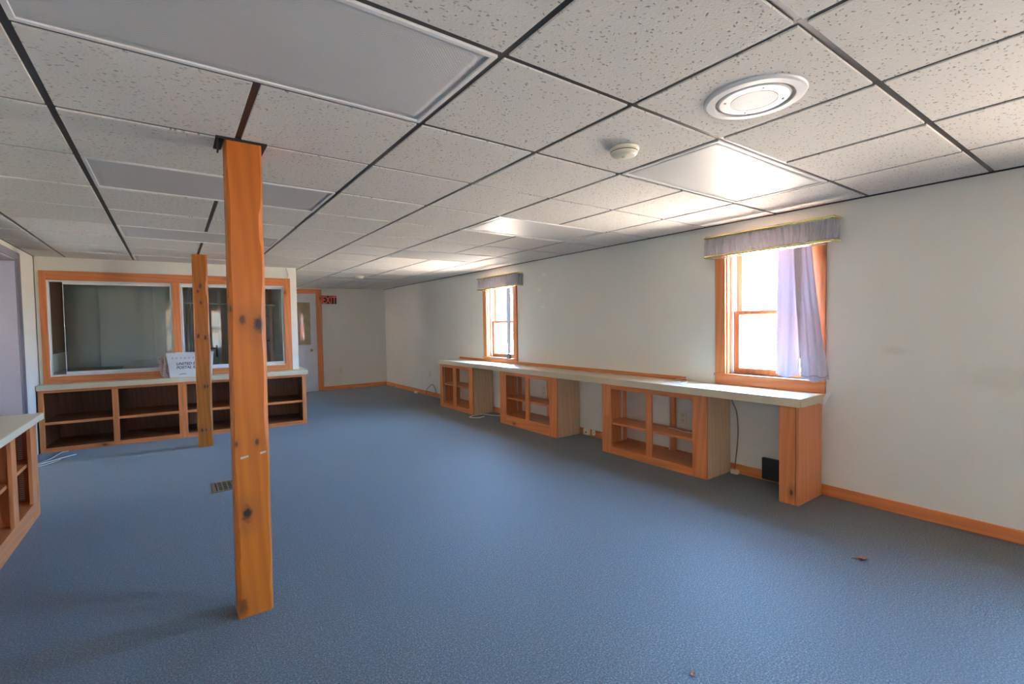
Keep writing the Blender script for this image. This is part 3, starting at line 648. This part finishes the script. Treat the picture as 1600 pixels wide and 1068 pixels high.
# ------------------------------------------------------------------ posts
def post(name, x0, x1, y0, dep, mat, dxb, dxt, seed, label, collar):
    rnd = random.Random(seed); d = nb(); n = 60; rings = []
    xm = (x0+x1)/2; hw = (x1-x0)/2
    for k_ in range(n+1):
        t = k_/n; z = H*t+(.0 if k_ < n else -.001); sh = dxb*(1-t)+dxt*t
        q = []
        for ci, (sx_, sy) in enumerate(((-1, 0), (1, 0), (1, 1), (-1, 1))):
            ch = (.009, .014, .008, .008)[ci]*(1+.3*math.sin(t*9+ci*2+seed)+.25*math.sin(t*31+ci))
            if ci == 1 and abs(t-.83) < .03: ch += .007
            if ci == 0 and .12 < t < .2: ch += .006
            if k_ < 3: ch *= .6
            X = xm+sx_*hw+sh; Y = y0+sy*dep; ys = 1 if sy == 0 else -1
            a = (X-sx_*ch, Y); b = (X, Y+ys*ch)
            q += ([b, a] if ci in (0, 2) else [a, b])
        rings.append([d.verts.new((p[0], p[1], z)) for p in q])
    for A, Bq in zip(rings, rings[1:]):
        for k_ in range(8): d.faces.new((A[k_], A[(k_+1) % 8], Bq[(k_+1) % 8], Bq[k_]))
    d.faces.new(rings[0][::-1]); d.faces.new(rings[-1])
    r = thing(name, label, 'post', (0, 0, 0))
    r.location = (xm, y0+dep/2, 0)
    p = obj('post_shaft', d, mat, r); p.matrix_parent_inverse = Matrix.Translation((-xm, -y0-dep/2, 0))
    if collar:
        o = nb(); a, b, c, e2 = x0-xm+dxt, x1-xm+dxt, -dep/2, dep/2
        box(o, a-.035, b+.022, c-.006, c-.001, H-.010, H+.004, .001); box(o, a-.035, a-.004, c-.001, e2+.02, H-.008, H+.004, .001); box(o, b+.003, b+.022, c-.001, e2+.02, H-.008, H+.004, .001); box(o, a-.030, a-.024, c+.0, c+.05, H-.06, H-.008, .001)
        obj('ceiling_bracket', o, 'dark', r)
        f0 = -dep/2
        for (sx0, sx1, zz) in ((-.052, -.020, .735), (.028, .052, .745)):
            o = nb(); v_ = [o.verts.new(p_) for p_ in ((sx0, f0-.0006, zz-.006), (sx1, f0-.0006, zz), (sx1, f0-.0006, zz+.008), (sx0, f0-.0006, zz+.004))]
            f = o.faces.new(v_); qq = bmesh.ops.extrude_face_region(o, geom=[f]); bmesh.ops.translate(o, vec=(0, .001, 0), verts=[v for v in qq['geom'] if isinstance(v, bmesh.types.BMVert)])
            obj('scuff_mark', o, 'scuff', r)
    return r
post('wooden_post', -.6655, -.522, 1.81, .14, 'post1', -.010, .006, 1, 'tall varnished orange pine post standing nearest the camera', True)
post('wooden_post', -.672, -.528, 5.72, .14, 'post2', -.004, .002, 4, 'knotty pine post standing farther away, in front of the partition counter', False)

# ------------------------------------------------------------------ far wall: door, exit sign
r = struct('door_1', loc=(1.18, YF, 0), label='white half-glazed door at the far end beside the exit sign')
o = wall_with_holes(nb(), (-.035, -.005), -.405, .400, .01, 2.03, [(-.27, .285, .97, 1.86)], 'x'); obj('door_slab', o, 'doorw', r)
o = nb()
for a, b, c, d_ in ((-.30, -.265, .945, 1.885), (.28, .315, .945, 1.885)): box(o, a, b, -.045, -.034, c, d_, .003)
box(o, -.265, .28, -.045, -.034, .945, .98, .003); box(o, -.265, .28, -.045, -.034, 1.85, 1.885, .003); obj('glazing_bead', o, 'doorw', r)
obj('pane', B(-.27, .285, -.022, -.018, .97, 1.86, bev=0), 'glass', r); obj('door_blind', B(-.27, .285, -.012, -.008, .97, 1.86, bev=0), 'tan', r)
obj('door_knob', lathe(nb(), [(.002, -.095), (.018, -.09), (.026, -.078), (.022, -.066), (.010, -.058), (.010, -.044), (.028, -.04), (.028, -.035)], 20, 'y', (.285, 0, .865)), 'brass', r)
obj('side_casing', B(.405, .52, -.02, 0, 0, 2.125, bev=.003), 'z', r); obj('side_casing', B(-.52, -.41, -.02, 0, 0, 2.125, bev=.003), 'z', r); obj('head_casing', B(-.41, .405, -.02, 0, 2.035, 2.125, bev=.003), 'x', r)
r = thing('exit_sign', 'black EXIT sign with red letters on the far wall beside the door', 'sign', (1.855, YF, 1.825))
obj('sign_plate', B(-.15, .15, -.018, 0, 0, .175, bev=.004), 'navy', r)
text('lettering', 'EXIT', .215, 'red', r, Matrix.Translation((0, -.0195, .012)) @ Matrix.Rotation(PI/2, 4, 'X'), align='CENTER', ext=.001, sx=.66)

# ------------------------------------------------------------------ wall plates, jacks, cords
def outlet(loc, axis, label, mat='cream', duplex=True):
    r = thing('wall_outlet', label, 'outlet', loc, 0 if axis == 'x' else PI/2)
    obj('cover_plate', B(-.006, 0, -.036, .036, -.058, .058, bev=.0025), mat, r)
    for zz in (-.026, .026) if duplex else (0,):
        o = nb(); lathe(o, [(.001, -.0085), (.015, -.0085), (.016, -.006)], 16, 'x', (0, 0, zz)); s_ = obj('socket', o, mat, r)
        o = nb(); box(o, -.0092, -.0084, -.008, -.005, zz-.001, zz+.007); box(o, -.0092, -.0084, .005, .008, zz-.001, zz+.007); obj('slot', o, 'dark', s_)
outlet((XR, 2.09, .40), 'x', 'cream wall outlet seen inside the nearest open cabinet')
outlet((XR, 4.185, .45), 'x', 'wall outlet seen inside the middle open cabinet')
outlet((XR, 7.58, .40), 'x', 'wall outlet on the right wall just beyond the far end of the long counter', 'cream')
outlet((XR, 8.87, .40), 'x', 'small wall outlet on the right wall nearest the far corner', 'white', False)
outlet((2.05, YF, .42), 'y', 'cream wall outlet on the far wall right of the door')
r = thing('phone_jack', 'larger ivory phone jack box on the baseboard between two open cabinets', 'phone jack', (XR-.015, 3.37, .045))
obj('jack_body', B(-.028, 0, -.045, .045, -.032, .038, bev=.004), 'offwhite', r); obj('jack_port', B(-.0285, -.027, -.008, .008, -.008, .008, bev=0), 'dark', r)
r = thing('phone_jack', 'smaller ivory phone jack beside the larger one on the baseboard', 'phone jack', (XR-.015, 3.255, .055))
obj('jack_body', B(-.02, 0, -.022, .022, -.028, .028, bev=.004), 'offwhite', r); obj('jack_port', B(-.0205, -.019, -.006, .006, -.006, .006, bev=0), 'dark', r)
r = thing('wall_box', 'black box on the wall beside the end support under the near window', 'wall box', (XR, 1.19, .02))
obj('box_body', B(-.05, -.016, -.13, .13, 0, .175, bev=.004), 'black', r); o = nb()
for k_ in range(6): box(o, -.053, -.0502, -.115, .115, .02+k_*.023, .032+k_*.023, .001)
obj('louvre', o, 'black', r)
r = thing('cable_jack', 'white jack on the floor at the near side of the nearest open cabinet', 'phone jack', (XR-.03, 1.555, .0))
obj('jack_body', B(-.03, .012, -.03, .03, 0, .035, bev=.004), 'offwhite', r)
tag(obj('cable', tube(nb(), spline([(XR-.02, 1.60, .69), (XR-.025, 1.585, .62), (XR-.03, 1.55, .55), (XR-.03, 1.535, .45), (XR-.02, 1.54, .30), (XR-.03, 1.55, .15), (XR-.045, 1.555, .038)]), .005, 8), 'darkcord'), 'grey cable running down the wall beside the nearest open cabinet', 'cable')
def cable(pts, rad, mat, label, cat='cable', name='cable'): return tag(obj(name, tube(nb(), spline(pts), rad, 6), mat), label, cat)
zf = .006
cable([(XR-.03, 4.95, zf), (2.89, 5.13, zf), (2.80, 5.27, zf+.01), (2.66, 5.30, zf), (2.56, 5.24, zf), (2.62, 5.12, zf), (2.75, 5.14, zf)], .006, 'white', 'white cable coiled on the carpet between the middle and far open cabinets')
cable([(XR-.02, 7.30, .075), (XR-.03, 7.32, .16), (XR-.03, 7.42, .23), (XR-.03, 7.52, .20), (XR-.03, 7.66, .12), (XR-.035, 7.70, .02)], .006, 'darkcord', 'dark cable looping up from the baseboard beyond the far open cabinet')
r = thing('cable_plug', 'small white plug lying on the carpet by the far right baseboard', 'plug', (XR-.06, 8.10, 0)); obj('plug_body', B(-.025, .025, -.04, .04, 0, .035, bev=.006), 'offwhite', r); obj('plug_prong', B(-.012, .012, -.06, -.04, .012, .022, bev=.001), 'zinc', r)
cable([(-2.02, 5.98, zf), (-1.95, 6.15, zf), (-1.90, 6.40, zf+.004), (-1.85, 6.44, zf+.004)], .006, 'cord', 'pale cable end reaching toward the left partition cabinet')
cable([(-2.04, 5.86, zf), (-1.95, 5.98, zf+.002), (-1.85, 6.10, zf+.004), (-1.76, 6.22, zf)], .006, 'white', 'white cable lying middle of the three at the left opening')
cable([(-2.05, 5.80, zf), (-1.96, 5.86, zf), (-1.88, 5.98, zf), (-1.86, 6.05, zf)], .006, 'cord', 'short curved cable nearest the camera of those at the left opening')
cable([(2.80, 2.10, CT+.004), (2.90, 2.0, CT+.004), (3.0, 2.12, CT+.006), (3.02, 2.02, CT+.02), (2.93, 1.95, CT+.004), (2.80, 1.93, CT+.004)], .0035, 'white', 'thin white wire lying on the long counter farther from the near window')
cable([(2.80, 1.93, CT+.009), (2.72, 1.84, CT+.004), (2.78, 1.78, CT+.008), (2.84, 1.72, CT+.008), (2.84, 1.66, CT+.004)], .0045, 'white', 'thicker white wire on the long counter just left of the near window')
cable([(2.92, 2.14, .319), (2.90, 2.06, .326), (2.88, 1.95, .321), (2.90, 1.84, .319), (2.88, 1.76, .319)], .0035, 'white', 'white wire lying on the shelf inside the nearest open cabinet')
o = nb(); box(o, -.008, .008, -.014, .014, -.055, .055, .003); r = tag(obj('plastic_clip', o, 'white'), 'small white plastic strip leaning at the near end of the long counter', 'clip')
r.location = (XR-.035, .857, .735); r.rotation_euler = (.45, 0, 0)

# ------------------------------------------------------------------ ceiling fittings
r = thing('ceiling_speaker', 'round white speaker grille in the ceiling tile', 'speaker', (.95, .31, H-.0015))
obj('outer_ring', lathe(nb(), [(.136, .0), (.137, -.008), (.140, -.010), (.166, -.008), (.174, -.005), (.177, .0), (.177, .0015), (.150, .001)], 96, smooth=False), 'white', r)
obj('baffle', lathe(nb(), [(.001, -.007), (.082, -.007), (.084, -.0095), (.119, -.0085), (.124, -.006), (.126, .0)], 96, smooth=False), 'white', r)
o = nb(); lathe(o, [(.1265, -.003), (.1335, -.003), (.1335, .0005), (.1265, .0005)], 64); obj('shadow_gap', o, plain('grey_recess', (.25, .25, .25), .6), r)
def rings_mat():
    m = M('perforated_speaker_grille'); tcn = m.n('TexCoord').outputs['Object']; ln = m.n('VectorMath', operation='LENGTH', i_0=tcn).outputs['Value']
    fr = m.n('Math', operation='FRACT', i_0=m.n('Math', operation='MULTIPLY', i_0=ln, i_1=190.0).outputs[0]); gq = m.n('Math', operation='LESS_THAN', i_0=fr.outputs[0], i_1=.42)
    m.set(Base_Color=m.mix(gq.outputs[0], (.58, .58, .60), (.30, .30, .32)), Roughness=.5); return m.m
obj('grille', lathe(nb(), [(.001, -.0088), (.080, -.0088), (.081, -.0065)], 64, smooth=False), rings_mat(), r)
for k_ in range(4):
    a = PI/4+k_*PI/2; obj('screw', lathe(nb(), [(.001, -.0125), (.0035, -.012), (.004, -.010)], 12, 'z', (.103*math.cos(a), .103*math.sin(a), 0)), 'zinc', r)
def detector(loc, label, s=1.):
    r = thing('smoke_detector', label, 'smoke detector', loc)
    obj('base', lathe(nb(), [(.070*s, .0), (.072*s, -.006*s), (.069*s, -.014*s), (.05*s, -.015*s)], 36), 'offwhite', r)
    obj('cover', lathe(nb(), [(.064*s, -.0145*s), (.064*s, -.024*s), (.058*s, -.034*s), (.045*s, -.040*s), (.001, -.041*s)], 36), 'offwhite', r)
    obj('sensor_slot', lathe(nb(), [(.0645*s, -.018*s), (.0655*s, -.019*s), (.0655*s, -.021*s), (.0645*s, -.022*s)], 36), 'grill', r)
    obj('test_button', lathe(nb(), [(.001, -.044*s), (.010*s, -.044*s), (.011*s, -.040*s)], 16), 'cream', r)
detector((.93, .93, H-.0015), 'cream smoke detector in the ceiling before the speaker, near the camera')
detector((1.66, 7.20, H-.0015), 'small pale smoke detector at the far end of the ceiling', 1.1)

# ------------------------------------------------------------------ floor vent, leaf, scrap
r = thing('floor_vent', 'brown metal floor register in the carpet beside the near post', 'floor vent', (-.47, 4.0, 0))
o = nb(); X, Y, t_ = .18, .15, .022
box(o, -X, X, -Y, -Y+t_, 0, .005, .0015); box(o, -X, X, Y-t_, Y, 0, .005, .0015); box(o, -X, -X+t_, -Y+t_, Y-t_, 0, .005, .0015); box(o, X-t_, X, -Y+t_, Y-t_, 0, .005, .0015); obj('vent_frame', o, 'grill', r)
obj('vent_well', B(-X+t_, X-t_, -Y+t_, Y-t_, .0, .0012, bev=0), 'dark', r)
o = nb()
for k_ in range(9): x = -X+t_+(k_+.5)*(2*X-2*t_)/9; box(o, x-.004, x+.004, -Y+t_, Y-t_, .001, .0045)
for k_ in range(5): y = -Y+t_+(k_+.5)*(2*Y-2*t_)/5; box(o, -X+t_, X-t_, y-.005, y+.005, .0012, .0042)
obj('vent_grid', o, 'grill', r)
def leaf(loc, rz, s, label):
    d = nb(); pts = []; n = 14
    top = []
    for a in range(n+1):
        t = a/n; wv_ = s*.38*math.sin(PI*t)**.8*(1+.25*math.sin(t*17)); z = s*(.10+.35*(t-.5)**2+.05*math.sin(t*9))
        top.append([d.verts.new((s*(t-.5)*1.3, sgn*wv_, .002+z+abs(sgn)*s*.22*math.sin(PI*t)*(1 if sgn > 0 else .5))) for sgn in (-1, -.5, 0, .5, 1)])
    for A, Bq in zip(top, top[1:]):
        for k_ in range(4): d.faces.new((A[k_], A[k_+1], Bq[k_+1], Bq[k_]))
    mn = min(v.co.z for v in d.verts)
    for v in d.verts: v.co.z -= mn-.001
    q = bmesh.ops.extrude_face_region(d, geom=d.faces[:]); bmesh.ops.translate(d, vec=(0, 0, .0012), verts=[v for v in q['geom'] if isinstance(v, bmesh.types.BMVert)])
    tube(d, [(s*.6, 0, .003), (s*.85, .004, .004), (s*1.0, .0, .003)], .0012, 5)
    o = tag(obj('dry_leaf', d, 'leaf'), label, 'leaf'); o.location = loc; o.rotation_euler = (0, 0, rz)
leaf((2.153, .335, 0), 2.2, .05, 'curled dry brown leaf lying on the open carpet at the right')
leaf((.66, .385, 0), .3, .022, 'tiny reddish leaf scrap on the carpet at the bottom edge')
